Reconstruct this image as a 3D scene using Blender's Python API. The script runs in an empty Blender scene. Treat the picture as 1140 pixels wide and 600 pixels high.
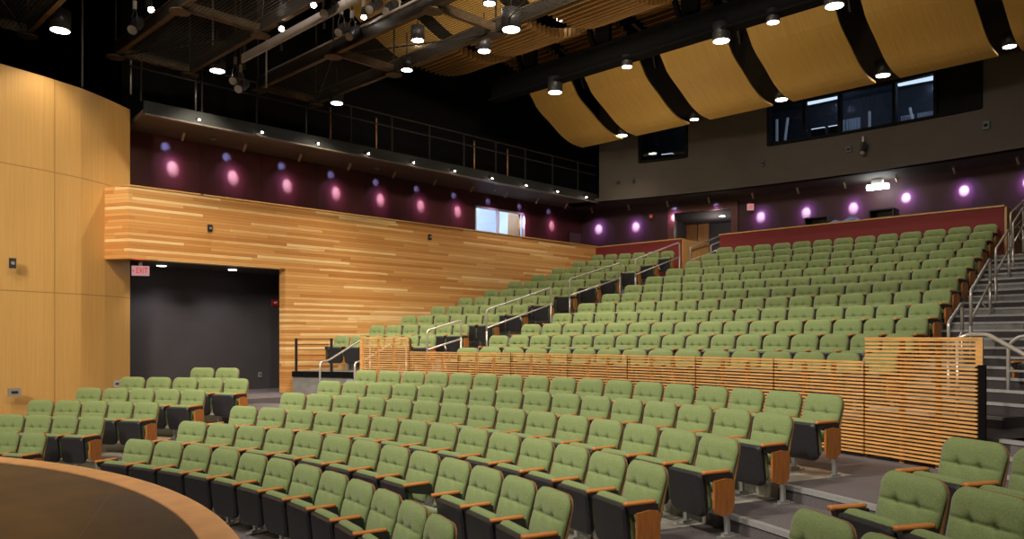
import bpy, bmesh, math, random
from mathutils import Vector, Matrix
random.seed(7)
R=math.radians
col=bpy.context.scene.collection
# ------------------------------------------------------------ camera maths
F=870.; CX=570.; HY=375.; CH=1.34
S_,C_=.703,.711
def W(a,b): return (C_*a-S_*b, S_*a+C_*b)
def at_d(x,y,d):
    a=(x-CX)/F*d; X,Y=W(a,d); return Vector((X,Y,(HY-y)/F*d+CH))
def at_X(x,y,X):
    u=(x-CX)/F; return at_d(x,y,X/(C_*u-S_))
def at_Y(x,y,Y):
    u=(x-CX)/F; return at_d(x,y,Y/(S_*u+C_))
def at_z(x,y,z): return at_d(x,y,F*(z-CH)/(HY-y))
CU=(-7.38,-4.62)      # centre of the upper tiers
CL=(-7.195,-4.98)     # centre of the lower tiers and of the stage
A0=math.degrees(math.atan2(S_,C_))
def at_r(x,y,r,c=CU):
    lo,hi=1.,60.
    f=lambda d:(at_d(x,y,d).xy-Vector(c)).length-r
    for _ in range(50):
        m=(lo+hi)/2
        if f(m)>0: hi=m
        else: lo=m
    return at_d(x,y,lo)
def pol(c,r,a,z=0.):   # a = angle in the frame of the fits, degrees
    return Vector((c[0]+r*math.cos(R(a+A0)),c[1]+r*math.sin(R(a+A0)),z))
def ang(p,c=CU): return math.degrees(math.atan2(p[1]-c[1],p[0]-c[0]))-A0
# ------------------------------------------------------------ tags
def tag(o,label=None,cat=None,group=None,kind=None):
    if label: o['label']=label
    if cat: o['category']=cat
    if group: o['group']=group
    if kind: o['kind']=kind
    return o
def empty(name,loc=(0,0,0),rz=0,label=None,cat=None,group=None):
    o=bpy.data.objects.new(name,None); o.empty_display_size=.1
    o.location=loc; o.rotation_euler=(0,0,rz); col.objects.link(o)
    return tag(o,label,cat,group)
# ------------------------------------------------------------ mesh builder
class MB:
    def __init__(s): s.v=[];s.f=[];s.smooth=[]
    def add(s,vs,fs,sm=False):
        n=len(s.v); s.v+=[tuple(v) for v in vs]; s.f+=[tuple(i+n for i in f) for f in fs]; s.smooth+=[sm]*len(fs); return s
    def box(s,c,d,rz=0,M=None):
        hx,hy,hz=d[0]/2,d[1]/2,d[2]/2; vs=[]
        cr,sr=math.cos(rz),math.sin(rz)
        for z in(-hz,hz):
            for x,y in((-hx,-hy),(hx,-hy),(hx,hy),(-hx,hy)):
                vs.append((c[0]+x*cr-y*sr,c[1]+x*sr+y*cr,c[2]+z))
        if M: vs=[M@Vector(v) for v in vs]
        return s.add(vs,[(3,2,1,0),(4,5,6,7),(0,1,5,4),(1,2,6,5),(2,3,7,6),(3,0,4,7)])
    def bar(s,a,b,w,h,up=(0,0,1)):
        a=Vector(a);b=Vector(b);d=(b-a).normalized();u=Vector(up)
        if abs(d.dot(u))>.98:u=Vector((1,0,0))
        x=d.cross(u).normalized();u=x.cross(d).normalized();vs=[]
        for p in(a,b):
            for i,j in((-1,-1),(1,-1),(1,1),(-1,1)): vs.append(p+x*(i*w/2)+u*(j*h/2))
        return s.add(vs,[(3,2,1,0),(4,5,6,7),(0,1,5,4),(1,2,6,5),(2,3,7,6),(3,0,4,7)])
    def tube(s,pts,r,n=8,cap=True):
        pts=[Vector(p) for p in pts];vs=[];N=len(pts);pu=None
        for i,p in enumerate(pts):
            d=(pts[min(i+1,N-1)]-pts[max(i-1,0)]).normalized()
            if pu is None:
                pu=Vector((0,0,1)) if abs(d.z)<.9 else Vector((1,0,0))
            x=d.cross(pu).normalized();u=x.cross(d).normalized();pu=u
            rr=r[i] if isinstance(r,(list,tuple)) else r
            for k in range(n):
                t=2*math.pi*k/n; vs.append(p+x*(rr*math.cos(t))+u*(rr*math.sin(t)))
        fs=[(i*n+k,i*n+(k+1)%n,(i+1)*n+(k+1)%n,(i+1)*n+k) for i in range(N-1) for k in range(n)]
        s.add(vs,fs,True)
        if cap: 
            m=len(s.v)-len(vs); s.f+=[tuple(m+k for k in range(n))[::-1],tuple(m+(N-1)*n+k for k in range(n))]; s.smooth+=[False,False]
        return s
    def prism(s,poly,t0,t1,axis='z',M=None):
        # poly 2-D extruded along axis
        n=len(poly);vs=[]
        for t in(t0,t1):
            for a,b in poly:
                v={'z':(a,b,t),'x':(t,a,b),'y':(a,t,b)}[axis]; vs.append(M@Vector(v) if M else v)
        fs=[tuple(range(n))[::-1],tuple(range(n,2*n))]+[(i,(i+1)%n,n+(i+1)%n,n+i) for i in range(n)]
        return s.add(vs,fs)
    def arc(s,c,r0,r1,a0,a1,z0,z1,step=2.):
        n=max(1,int(math.ceil(abs(a1-a0)/step)));vs=[]
        for i in range(n+1):
            a=a0+(a1-a0)*i/n
            for r,z in((r0,z0),(r1,z0),(r1,z1),(r0,z1)): vs.append(pol(c,r,a,z))
        fs=[]
        for i in range(n):
            for k in range(4):
                b=i*4; fs.append((b+k,b+(k+1)%4,b+4+(k+1)%4,b+4+k))
        fs+=[(3,2,1,0),(n*4,n*4+1,n*4+2,n*4+3)]
        return s.add(vs,fs)
    def lathe(s,prof,c=(0,0,0),n=16,M=None):
        vs=[];N=len(prof)
        for r,z in prof:
            for k in range(n):
                t=2*math.pi*k/n;v=Vector((c[0]+r*math.cos(t),c[1]+r*math.sin(t),c[2]+z)); vs.append(M@v if M else v)
        fs=[(i*n+k,i*n+(k+1)%n,(i+1)*n+(k+1)%n,(i+1)*n+k) for i in range(N-1) for k in range(n)]
        s.add(vs,fs,True); m=len(s.v)-len(vs)
        s.f+=[tuple(m+k for k in range(n))[::-1],tuple(m+(N-1)*n+k for k in range(n))]; s.smooth+=[False,False]
        return s
    def mesh(s,name,mat):
        m=bpy.data.meshes.new(name); m.from_pydata(s.v,[],s.f); m.validate()
        bm=bmesh.new();bm.from_mesh(m)
        if len(m.polygons)==len(s.smooth):
            bm.faces.ensure_lookup_table()
            for f,sm in zip(bm.faces,s.smooth): f.smooth=sm
        bmesh.ops.recalc_face_normals(bm,faces=bm.faces[:]); bm.to_mesh(m);bm.free()
        if mat: m.materials.append(mat)
        return m
    def build(s,name,mat,parent=None,**k):
        o=bpy.data.objects.new(name,s.mesh(name,mat)); col.objects.link(o)
        if parent: o.parent=parent
        return tag(o,**k)
def thing(name,mb,mat,label,cat,group=None): return mb.build(name,mat,None,label=label,cat=cat,group=group)
def struct(name,mb,mat,parent=None):
    o=mb.build(name,mat,parent)
    if not parent: o['kind']='structure'
    return o
def round_path(pts,rad=.08,n=5):
    pts=[Vector(p) for p in pts];out=[pts[0]]
    for i in range(1,len(pts)-1):
        a,b,c=pts[i-1:i+2]; d1=(a-b);d2=(c-b);rr=min(rad,d1.length/2.1,d2.length/2.1)
        p=b+d1.normalized()*rr;q=b+d2.normalized()*rr
        for k in range(n+1):
            t=k/n; out.append(p*(1-t)**2+b*2*t*(1-t)+q*t*t)
    return out+[pts[-1]]
# ------------------------------------------------------------ materials
def nt(name):
    m=bpy.data.materials.new(name);m.use_nodes=True;return m,m.node_tree.nodes,m.node_tree.links,m.node_tree.nodes['Principled BSDF']
def mat(name,c,rough=.6,metal=0.,noise=0.,scale=20.,stretch=(1,1,1),bump=0.,emis=None,es=0.,sheen=0.):
    m,N,L,b=nt(name)
    b.inputs['Roughness'].default_value=rough;b.inputs['Metallic'].default_value=metal
    b.inputs['Base Color'].default_value=(*c,1)
    if sheen: b.inputs['Sheen Weight'].default_value=sheen
    if noise or bump:
        t=N.new('ShaderNodeTexCoord');mp=N.new('ShaderNodeMapping');mp.inputs['Scale'].default_value=stretch
        n=N.new('ShaderNodeTexNoise');n.inputs['Scale'].default_value=scale;n.inputs['Detail'].default_value=5
        L.new(t.outputs['Object'],mp.inputs['Vector']);L.new(mp.outputs[0],n.inputs['Vector'])
        r=N.new('ShaderNodeMapRange');r.inputs['From Min'].default_value=.3;r.inputs['From Max'].default_value=.7
        r.inputs['To Min'].default_value=1-noise;r.inputs['To Max'].default_value=1+noise;L.new(n.outputs['Fac'],r.inputs['Value'])
        mx=N.new('ShaderNodeVectorMath');mx.operation='SCALE';mx.inputs[0].default_value=c;L.new(r.outputs[0],mx.inputs['Scale'])
        L.new(mx.outputs[0],b.inputs['Base Color'])
        if bump:
            bp=N.new('ShaderNodeBump');bp.inputs['Strength'].default_value=bump;bp.inputs['Distance'].default_value=.01
            L.new(n.outputs['Fac'],bp.inputs['Height']);L.new(bp.outputs[0],b.inputs['Normal'])
    if emis: b.inputs['Emission Color'].default_value=(*emis,1);b.inputs['Emission Strength'].default_value=es
    return m
def M_(N,L,op,a,b=None,c=None):
    n=N.new('ShaderNodeMath');n.operation=op
    for i,v in enumerate((a,b,c)):
        if v is None: continue
        if isinstance(v,(int,float)): n.inputs[i].default_value=v
        else: L.new(v,n.inputs[i])
    return n.outputs[0]
def ramp(N,L,fac,stops):
    r=N.new('ShaderNodeValToRGB');e=r.color_ramp.elements
    while len(e)<len(stops): e.new(.5)
    for q,(p,c) in zip(e,stops): q.position=p;q.color=(*c,1)
    L.new(fac,r.inputs[0]);return r.outputs[0]
def plank_mat(name,h,length,stops,rough=.4):
    """horizontal boards of random tone, random butt joints, running along x or y"""
    m,N,L,b=nt(name);t=N.new('ShaderNodeTexCoord');s=N.new('ShaderNodeSeparateXYZ');L.new(t.outputs['Object'],s.inputs[0])
    along=M_(N,L,'ADD',s.outputs[0],s.outputs[1]);zz=M_(N,L,'DIVIDE',s.outputs[2],h)
    row=M_(N,L,'FLOOR',zz)
    wn=N.new('ShaderNodeTexWhiteNoise');wn.noise_dimensions='1D';L.new(row,wn.inputs['W'])
    ln=M_(N,L,'MULTIPLY_ADD',wn.outputs['Value'],length*.8,length*.7)
    u=M_(N,L,'DIVIDE',M_(N,L,'MULTIPLY_ADD',wn.outputs['Value'],37.3,along),ln);seg=M_(N,L,'FLOOR',u)
    cb=N.new('ShaderNodeCombineXYZ');L.new(row,cb.inputs[0]);L.new(seg,cb.inputs[1])
    w2=N.new('ShaderNodeTexWhiteNoise');w2.noise_dimensions='2D';L.new(cb.outputs[0],w2.inputs['Vector'])
    mp=N.new('ShaderNodeMapping');mp.inputs['Scale'].default_value=(1.2,1.2,22);L.new(t.outputs['Object'],mp.inputs['Vector'])
    n=N.new('ShaderNodeTexNoise');n.inputs['Scale'].default_value=2.2;n.inputs['Detail'].default_value=4;L.new(mp.outputs[0],n.inputs['Vector'])
    tone=M_(N,L,'ADD',w2.outputs['Value'],M_(N,L,'MULTIPLY',M_(N,L,'SUBTRACT',n.outputs['Fac'],.5),.35))
    c=ramp(N,L,tone,stops)
    fr=M_(N,L,'FRACT',zz);g=M_(N,L,'GREATER_THAN',fr,.075)
    gm=M_(N,L,'MULTIPLY_ADD',g,.5,.5)
    mx=N.new('ShaderNodeVectorMath');mx.operation='SCALE';L.new(c,mx.inputs[0]);L.new(gm,mx.inputs['Scale']);L.new(mx.outputs[0],b.inputs['Base Color'])
    bp=N.new('ShaderNodeBump');bp.inputs['Strength'].default_value=.5;bp.inputs['Distance'].default_value=.01;L.new(g,bp.inputs['Height']);L.new(bp.outputs[0],b.inputs['Normal'])
    b.inputs['Roughness'].default_value=rough;return m
def veneer_mat(name,c0,c1,seams=(),vw=1.25,origin=CU,rough=.4):
    """vertical veneer: fine upright grain, wide leaf bands, dark joints"""
    m,N,L,b=nt(name);t=N.new('ShaderNodeTexCoord');s=N.new('ShaderNodeSeparateXYZ');L.new(t.outputs['Object'],s.inputs[0])
    along=M_(N,L,'MULTIPLY_ADD',s.outputs[1],1.0,M_(N,L,'MULTIPLY',s.outputs[0],.35))
    leaf=M_(N,L,'FLOOR',M_(N,L,'DIVIDE',along,vw/4));w=N.new('ShaderNodeTexWhiteNoise');w.noise_dimensions='1D';L.new(leaf,w.inputs['W'])
    mp=N.new('ShaderNodeMapping');mp.inputs['Scale'].default_value=(9,9,.35);L.new(t.outputs['Object'],mp.inputs['Vector'])
    n=N.new('ShaderNodeTexNoise');n.inputs['Scale'].default_value=3;n.inputs['Detail'].default_value=5;L.new(mp.outputs[0],n.inputs['Vector'])
    f=M_(N,L,'ADD',M_(N,L,'MULTIPLY',w.outputs['Value'],.35),M_(N,L,'MULTIPLY',n.outputs['Fac'],.65))
    c=ramp(N,L,f,[(.2,c0),(.8,c1)])
    fr=M_(N,L,'FRACT',M_(N,L,'DIVIDE',along,vw));k=M_(N,L,'GREATER_THAN',fr,.012)
    for z in seams:
        k=M_(N,L,'MULTIPLY',k,M_(N,L,'GREATER_THAN',M_(N,L,'ABSOLUTE',M_(N,L,'SUBTRACT',s.outputs[2],z)),.009))
    g=M_(N,L,'MULTIPLY_ADD',k,.4,.6)
    mx=N.new('ShaderNodeVectorMath');mx.operation='SCALE';L.new(c,mx.inputs[0]);L.new(g,mx.inputs['Scale']);L.new(mx.outputs[0],b.inputs['Base Color'])
    b.inputs['Roughness'].default_value=rough;return m
def glow(name,c,s):
    m=bpy.data.materials.new(name);m.use_nodes=True;N=m.node_tree.nodes;L=m.node_tree.links
    e=N.new('ShaderNodeEmission');e.inputs[0].default_value=(*c,1);e.inputs[1].default_value=s
    L.new(e.outputs[0],N['Material Output'].inputs[0]);return m
def glass(name):
    m=bpy.data.materials.new(name);m.use_nodes=True;N=m.node_tree.nodes;L=m.node_tree.links
    g=N.new('ShaderNodeBsdfGlossy');g.inputs['Roughness'].default_value=.03;t=N.new('ShaderNodeBsdfTransparent');t.inputs[0].default_value=(.85,.9,.95,1)
    x=N.new('ShaderNodeMixShader');x.inputs[0].default_value=.06;L.new(t.outputs[0],x.inputs[1]);L.new(g.outputs[0],x.inputs[2]);L.new(x.outputs[0],N['Material Output'].inputs[0]);return m
GREEN=mat('green_fabric',(.193,.258,.095),.85,noise=.16,scale=90,bump=.25,sheen=.25)
SHELL=mat('tan_shell',(.30,.16,.06),.45,noise=.15,scale=8,stretch=(1,1,8))
BLACKP=mat('black_plastic',(.022,.022,.026),.42,noise=.25,scale=50)
ARMW=mat('arm_wood',(.56,.21,.055),.3,noise=.2,scale=12,stretch=(6,1,6))
PANW=mat('end_panel_wood',(.44,.155,.032),.3,noise=.2,scale=6,stretch=(1,8,1))
SILVER=mat('silver_paint',(.48,.48,.47),.35,metal=.6,noise=.05,scale=20)
STEEL=mat('brushed_rail',(.66,.63,.58),.3,metal=.55,noise=.04,scale=30)
CARPET=mat('grey_carpet',(.145,.127,.135),.95,noise=.3,scale=120,bump=.3)
CARPETD=mat('dark_carpet',(.05,.042,.045),.95,noise=.3,scale=120,bump=.3)
CONC=mat('painted_concrete',(.47,.45,.40),.6,noise=.1,scale=3)
CONCD=mat('grey_concrete',(.20,.195,.185),.75,noise=.2,scale=6)
NOSE=mat('nosing_strip',(.33,.33,.33),.5,noise=.1,scale=40)
def stage_mat():
    m,N,L,b=nt('stage_floor');t=N.new('ShaderNodeTexCoord');mp=N.new('ShaderNodeMapping');mp.inputs['Rotation'].default_value=(0,0,R(25));mp.inputs['Location'].default_value=(.3,.9,0);L.new(t.outputs['Object'],mp.inputs['Vector'])
    k=N.new('ShaderNodeTexBrick');k.inputs['Scale'].default_value=1;k.inputs['Brick Width'].default_value=2.44;k.inputs['Row Height'].default_value=1.22;k.inputs['Mortar Size'].default_value=.006;k.inputs['Mortar Smooth'].default_value=.6
    k.inputs['Color1'].default_value=(.042,.037,.036,1);k.inputs['Color2'].default_value=(.050,.044,.042,1);k.inputs['Mortar'].default_value=(.10,.093,.088,1);L.new(mp.outputs[0],k.inputs['Vector'])
    n=N.new('ShaderNodeTexNoise');n.inputs['Scale'].default_value=1.6;n.inputs['Detail'].default_value=8;L.new(t.outputs['Object'],n.inputs['Vector'])
    mx=N.new('ShaderNodeVectorMath');mx.operation='SCALE';L.new(k.outputs['Color'],mx.inputs[0]);L.new(M_(N,L,'MULTIPLY_ADD',n.outputs['Fac'],1.2,.4),mx.inputs['Scale']);L.new(mx.outputs[0],b.inputs['Base Color'])
    L.new(M_(N,L,'MULTIPLY_ADD',n.outputs['Fac'],.3,.25),b.inputs['Roughness']);return m
STAGE=stage_mat()
RING=mat('stage_edge_wood',(.86,.45,.20),.32,noise=.12,scale=5)
BLACK=mat('black_paint',(.0045,.0045,.005),.8,noise=.2,scale=10)
STEELB=mat('dark_steel',(.022,.018,.015),.5,metal=.2,noise=.3,scale=8)
BROWNST=mat('bronze_steel',(.085,.055,.03),.45,metal=.3,noise=.3,scale=6)
GREYW=mat('taupe_plaster',(.058,.046,.036),.85,noise=.06,scale=2)
CHAR=mat('charcoal_plaster',(.048,.043,.05),.8,noise=.08,scale=2)
SOFF=mat('soffit_paint',(.15,.115,.09),.8,noise=.06,scale=2)
FASC=mat('grey_fascia',(.016,.018,.017),.6,noise=.1,scale=3)
MAROON=mat('maroon_fabric',(.24,.032,.034),.8,noise=.12,scale=60)
GALV=mat('light_grey_steel',(.30,.27,.26),.5,metal=.2,noise=.15,scale=6)
SLATW=mat('slat_wood',(.72,.385,.13),.35,noise=.22,scale=5,stretch=(1,1,6))
POSTW=mat('dark_post_wood',(.11,.045,.02),.5,noise=.2,scale=6)
def must_mat():
    m,N,L,b=nt('mustard_veneer');t=N.new('ShaderNodeTexCoord');s=N.new('ShaderNodeSeparateXYZ');L.new(t.outputs['Object'],s.inputs[0])
    mp=N.new('ShaderNodeMapping');mp.inputs['Scale'].default_value=(14,.5,.5);L.new(t.outputs['Object'],mp.inputs['Vector'])
    n=N.new('ShaderNodeTexNoise');n.inputs['Scale'].default_value=3;n.inputs['Detail'].default_value=4;L.new(mp.outputs[0],n.inputs['Vector'])
    c=ramp(N,L,n.outputs['Fac'],[(.25,(.66,.40,.10)),(.75,(.80,.50,.14))])
    k=M_(N,L,'GREATER_THAN',M_(N,L,'ABSOLUTE',M_(N,L,'SUBTRACT',s.outputs[1],18.75)),.008)
    mx=N.new('ShaderNodeVectorMath');mx.operation='SCALE';L.new(c,mx.inputs[0]);L.new(M_(N,L,'MULTIPLY_ADD',k,.25,.75),mx.inputs['Scale']);L.new(mx.outputs[0],b.inputs['Base Color'])
    b.inputs['Roughness'].default_value=.55;return m
MUST=must_mat()
SLATC=mat('ceiling_slat_wood',(.27,.145,.05),.45,noise=.2,scale=5,stretch=(.3,4,4))
CLAD=plank_mat('cedar_boards',.062,2.3,[(0,(.56,.24,.065)),(.3,(.66,.31,.09)),(.65,(.74,.39,.13)),(.85,(.80,.46,.17)),(.94,(.90,.62,.29)),(1,(.92,.66,.34))])
PROS=veneer_mat('maple_veneer',(.60,.335,.10),(.74,.44,.155),seams=(2.13,4.29),vw=1.3)
PURP=veneer_mat('maroon_panels',(.075,.017,.020),(.10,.024,.027),vw=1.5,rough=.55)
LENS=glow('lamp_lens',(1,.97,.9),14)
STAR=glow('bright_lamp',(1,.88,.75),60)
REDG=glow('exit_red',(.85,.0,.01),.8)
WHITEG=glow('exit_white',(1,.5,.5),.5)
STRIP=glow('tube_light',(.75,.85,1),1.3)
BLIND=mat('curtain_grey',(.4,.42,.5),.9,noise=.3,scale=3,stretch=(14,14,.2))
RED=mat('red_plastic',(.5,.02,.02),.4,noise=.05)
WHITEP=mat('white_plastic',(.7,.7,.68),.5,noise=.03)
BLUEC=mat('blue_cloth',(.13,.19,.38),.9,noise=.45,scale=9,bump=.4)
GLASS=glass('window_glass')
DOORW=mat('door_wood',(.42,.2,.07),.4,noise=.15,scale=3,stretch=(6,6,.6))
WALLW=mat('white_paint',(.75,.78,.82),.7,noise=.03,scale=2)
ROOMD=mat('booth_interior',(.03,.035,.05),.8,noise=.1,scale=2)
ORN=mat('maple_side',(.60,.33,.11),.4,noise=.12,scale=3,stretch=(6,6,.6))
BLACK.node_tree.nodes['Principled BSDF'].inputs['Specular IOR Level'].default_value=.1
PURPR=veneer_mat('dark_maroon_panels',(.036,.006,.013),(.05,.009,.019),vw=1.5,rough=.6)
# ------------------------------------------------------------ seat (faces local +Y)
H=.77
def back_mesh(lo):
    mb=MB();h=.47;t=R(13)
    zb=.315;yb=-.02
    def P(u,v,front):
        w=.214+.029*min(1,v*1.3); rc=.10;s=v*h
        if s>h-rc: w=w-rc+math.sqrt(max(0,rc*rc-(s-(h-rc))**2))
        x=u*w
        edge=(1-abs(u)**5)*(1-max(0,(v-.8)/.2)**3*.75)*(1-max(0,(.15-v)/.15)**2*.6)
        if front:
            y=.055*edge+.012
            y-=.014*math.exp(-((s-.285)/.010)**2)*(1-abs(u)**6)
            for bx in(-.082,.082): y-=.042*math.exp(-(((x-bx)/.021)**2+((s-.290)/.021)**2)**.8)
            y+=.012*math.exp(-((s-.17)/.09)**2)
            y-=.02*(1-u*u)   # dished to hug the sitter
        else: y=-.004-.02*(1-u*u)*1
        Y=yb+y*math.cos(t)-s*math.sin(t);Z=zb+s*math.cos(t)+y*math.sin(t)
        return (x,Y,Z)
    half=[0,.12,.22,.29,.34,.38,.43,.5,.62,.75,.86,.94,1] if not lo else [0,.2,.3,.36,.42,.55,.75,.92,1]
    us=[-u for u in half[:0:-1]]+half
    vs=[0,.08,.2,.34,.46,.54,.575,.595,.61,.63,.655,.69,.75,.82,.88,.93,.96,.98,.993,1] if not lo else [0,.1,.3,.5,.575,.61,.65,.72,.82,.9,.95,.985,1]
    nu,nv=len(us),len(vs)
    V=[P(u,v,True) for v in vs for u in us]+[P(u,v,False) for v in vs for u in us];n=nu*nv;f=[]
    for j in range(nv-1):
        for i in range(nu-1):
            a=j*nu+i;f.append((a,a+1,a+nu+1,a+nu));f.append((n+a,n+a+nu,n+a+nu+1,n+a+1))
    for j in range(nv-1):
        for i in(0,nu-1):
            a=j*nu+i;f.append((a,a+nu,n+a+nu,n+a))
    for i in range(nu-1):
        for j in(0,nv-1):
            a=j*nu+i;f.append((a,a+1,n+a+1,n+a))
    mb.add(V,f,True);return mb
def outline(w,z0,z1,rb,rt,k=4):
    pts=[]
    for cx,cz,r,a in((w-rb,z0+rb,rb,-90),(w-rt,z1-rt,rt,0),(-w+rt,z1-rt,rt,90),(-w+rb,z0+rb,rb,180)):
        for i in range(k+1): t=R(a+90*i/k);pts.append((cx+r*math.cos(t),cz+r*math.sin(t)))
    return pts
def shell_mesh():
    t=R(13);M=Matrix.Translation((0,-.035,.31))@Matrix.Rotation(t,4,'X')
    return MB().prism(outline(.240,0,.475,.05,.10),-.010,0,'y',M)
def pan_mesh(ang_=6,base=(0,.185,.165),h=.36):
    M=Matrix.Translation(base)@Matrix.Rotation(R(-ang_),4,'X')
    mb=MB();o=outline(.225,0,h,.07,.035);i_=[(x*.9,z*.9+h*.05) for x,z in o];n=len(o)
    vs=[M@Vector((x,0,z)) for x,z in o]+[M@Vector((x,.03,z)) for x,z in o]+[M@Vector((x,.045,z)) for x,z in i_]
    fs=[tuple(range(n))[::-1],tuple(range(2*n,3*n))]
    for b in(0,n): fs+=[(b+i,b+(i+1)%n,b+n+(i+1)%n,b+n+i) for i in range(n)]
    return mb.add(vs,fs)
def cush_mesh(ang_=6,base=(0,.185,.165),h=.36):
    M=Matrix.Translation(base)@Matrix.Rotation(R(-ang_),4,'X')
    mb=MB();o=outline(.220,.03,h+.028,.06,.07);n=len(o);vs=[];L=[(.92,-.06),(.985,-.045),(1.0,-.012),(.97,.008)]
    for k,y in L: vs+=[M@Vector((x*k,y,(z-h/2)*k+h/2)) for x,z in o]
    fs=[tuple(range(n))[::-1],tuple(range(3*n,4*n))]
    for b in range(3): fs+=[(b*n+i,b*n+(i+1)%n,(b+1)*n+(i+1)%n,(b+1)*n+i) for i in range(n)]
    return mb.add(vs,fs,True)
PX=-.265
def bracket_mesh(): # black wedge below the arm cap
    return MB().prism([(.255,.522),(.0,.522),(-.01,.42),(.05,.43),(.235,.468)],PX-.024,PX+.024,'x')
def cap_mesh():
    mb=MB();o=outline(.029,-.002,.026,.012,.012,2);n=len(o);vs=[];ys=[(.285,.6),(.278,.85),(.255,1),(.12,1),(.03,.9),(.015,.7)]
    for y,k in ys: vs+=[(PX+x*k,y,.525+z) for x,z in o]
    N=len(ys);fs=[tuple(range(n)),tuple(range((N-1)*n,N*n))[::-1]]
    for b in range(N-1): fs+=[(b*n+i,b*n+(i+1)%n,(b+1)*n+(i+1)%n,(b+1)*n+i) for i in range(n)]
    return mb.add(vs,fs,True)
def leg_mesh():
    mb=MB();mb.bar((PX,.03,0.01),(PX,.045,.26),.026,.045);mb.bar((PX,.045,.24),(PX,.0,.44),.022,.07)
    mb.prism([(PX+a,b+.03) for a,b in [(-.03,-.12),(.03,-.12),(.038,0),(.03,.09),(0,.115),(-.03,.09),(-.038,0)]],0,.014,'z')
    mb.prism([(PX-.02,-.03),(PX+.02,-.03),(PX+.02,.08),(PX-.02,.08)],.01,.035,'z')
    mb.tube([(PX-.03,.02,.235),(PX+.03,.02,.235)],.02,8)
    return mb
def panel_mesh():
    pts=[(y+.085,z) for y,z in [(.115,.47),(.0,.485),(-.075,.475),(-.09,.44),(-.09,.27),(-.075,.225),(-.04,.195),(0,.185),(.05,.195),(.10,.215),(.115,.25)]]
    return MB().prism(pts,PX-.045,PX-.022,'x')
def lowseat(): return dict(ang_=-50,base=(0,.02,.30),h=.40)
MS={}
for lo in(0,1):
    MS['backrest',lo]=back_mesh(lo).mesh('backrest',GREEN)
MS['back_shell']=shell_mesh().mesh('back_shell',SHELL)
MS['seat_pan']=pan_mesh().mesh('seat_pan',BLACKP);MS['seat_cushion']=cush_mesh().mesh('seat_cushion',GREEN)
MS['seat_pan_d']=pan_mesh(72,(0,.0,.25),.40).mesh('seat_pan',BLACKP);MS['seat_cushion_d']=cush_mesh(72,(0,.0,.25),.40).mesh('seat_cushion',GREEN)
MS['arm_bracket']=bracket_mesh().mesh('armrest',BLACKP);MS['arm_cap']=cap_mesh().mesh('arm_cap',ARMW)
MS['leg']=leg_mesh().mesh('leg',SILVER);MS['end_panel']=panel_mesh().mesh('end_panel',PANW)
def proto(lo,first,last,down=False):
    root=bpy.data.objects.new('theatre_seat',None);root.empty_display_size=.1;parts=[]
    def p(name,me,flip=False,par=None):
        o=bpy.data.objects.new(name,me)
        if flip: o.scale=(-1,1,1)
        parts.append((o,par));return o
    p('backrest',MS['backrest',lo]);p('back_shell',MS['back_shell'])
    d='_d' if down else ''
    p('seat_pan',MS['seat_pan'+d]);p('seat_cushion',MS['seat_cushion'+d])
    a=p('armrest',MS['arm_bracket']);p('arm_cap',MS['arm_cap'],par=a);p('leg',MS['leg'])
    if last: p('end_panel',MS['end_panel'])
    if first:
        a=p('armrest',MS['arm_bracket'],True);p('arm_cap',MS['arm_cap'],par=a)
        p('leg',MS['leg'],True);p('end_panel',MS['end_panel'],True)
    return root,parts
PROTO={}
def seat(loc,rz,sx,lo,first,last,label,group,down=False):
    k=(lo,first,last,down)
    if k not in PROTO: PROTO[k]=proto(*k)
    root,parts=PROTO[k]
    r=root.copy();r.location=loc;r.rotation_euler=(0,0,rz);r.scale=(sx,1,1);col.objects.link(r)
    tag(r,label,'seat',group);mp={}
    for o,par in parts:
        c=o.copy();col.objects.link(c);mp[o]=c;c.parent=mp[par] if par else r
    return r
ORD=['','first','second','third','fourth','fifth','sixth','seventh','eighth','ninth','tenth','eleventh','twelfth']
def ordn(i): return ORD[i]
STUFF=MB();stuff_parts=[]
def row(c,r,z,aL,aR,n,lo,block,rowname,lname,rname,group,stuff=False,firstpanel=True,lastpanel=True,down=()):
    """aL: angle of the seat at the picture's left end, aR: right end"""
    rf=r-.10
    for i in range(n):
        a=aL+(aR-aL)*i/(n-1);p=pol(c,rf,a,z);rz=R(a+A0+90)
        pitch=abs(aR-aL)/(n-1)*math.pi/180*r;sx=pitch/.53
        if stuff: stuff_parts.append((p,rz,sx,i==0 and firstpanel,i==n-1 and lastpanel));continue
        if i==0: w='seat at the %s end'%lname
        elif i==n-1: w='seat at the %s end'%rname
        elif i<n/2: w='seat %s from the %s end'%(ordn(i+1),lname)
        else: w='seat %s from the %s end'%(ordn(n-i),rname)
        lab='green tufted folding %s of the %s of the %s'%(w,rowname,block)
        lab='green tufted %s, %s, %s'%(w,rowname,block)
        if i in down: lab+=', seat half lowered'
        seat(p,rz,sx,lo,i==0 and firstpanel,i==n-1 and lastpanel,lab,group,i in down)
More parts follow.
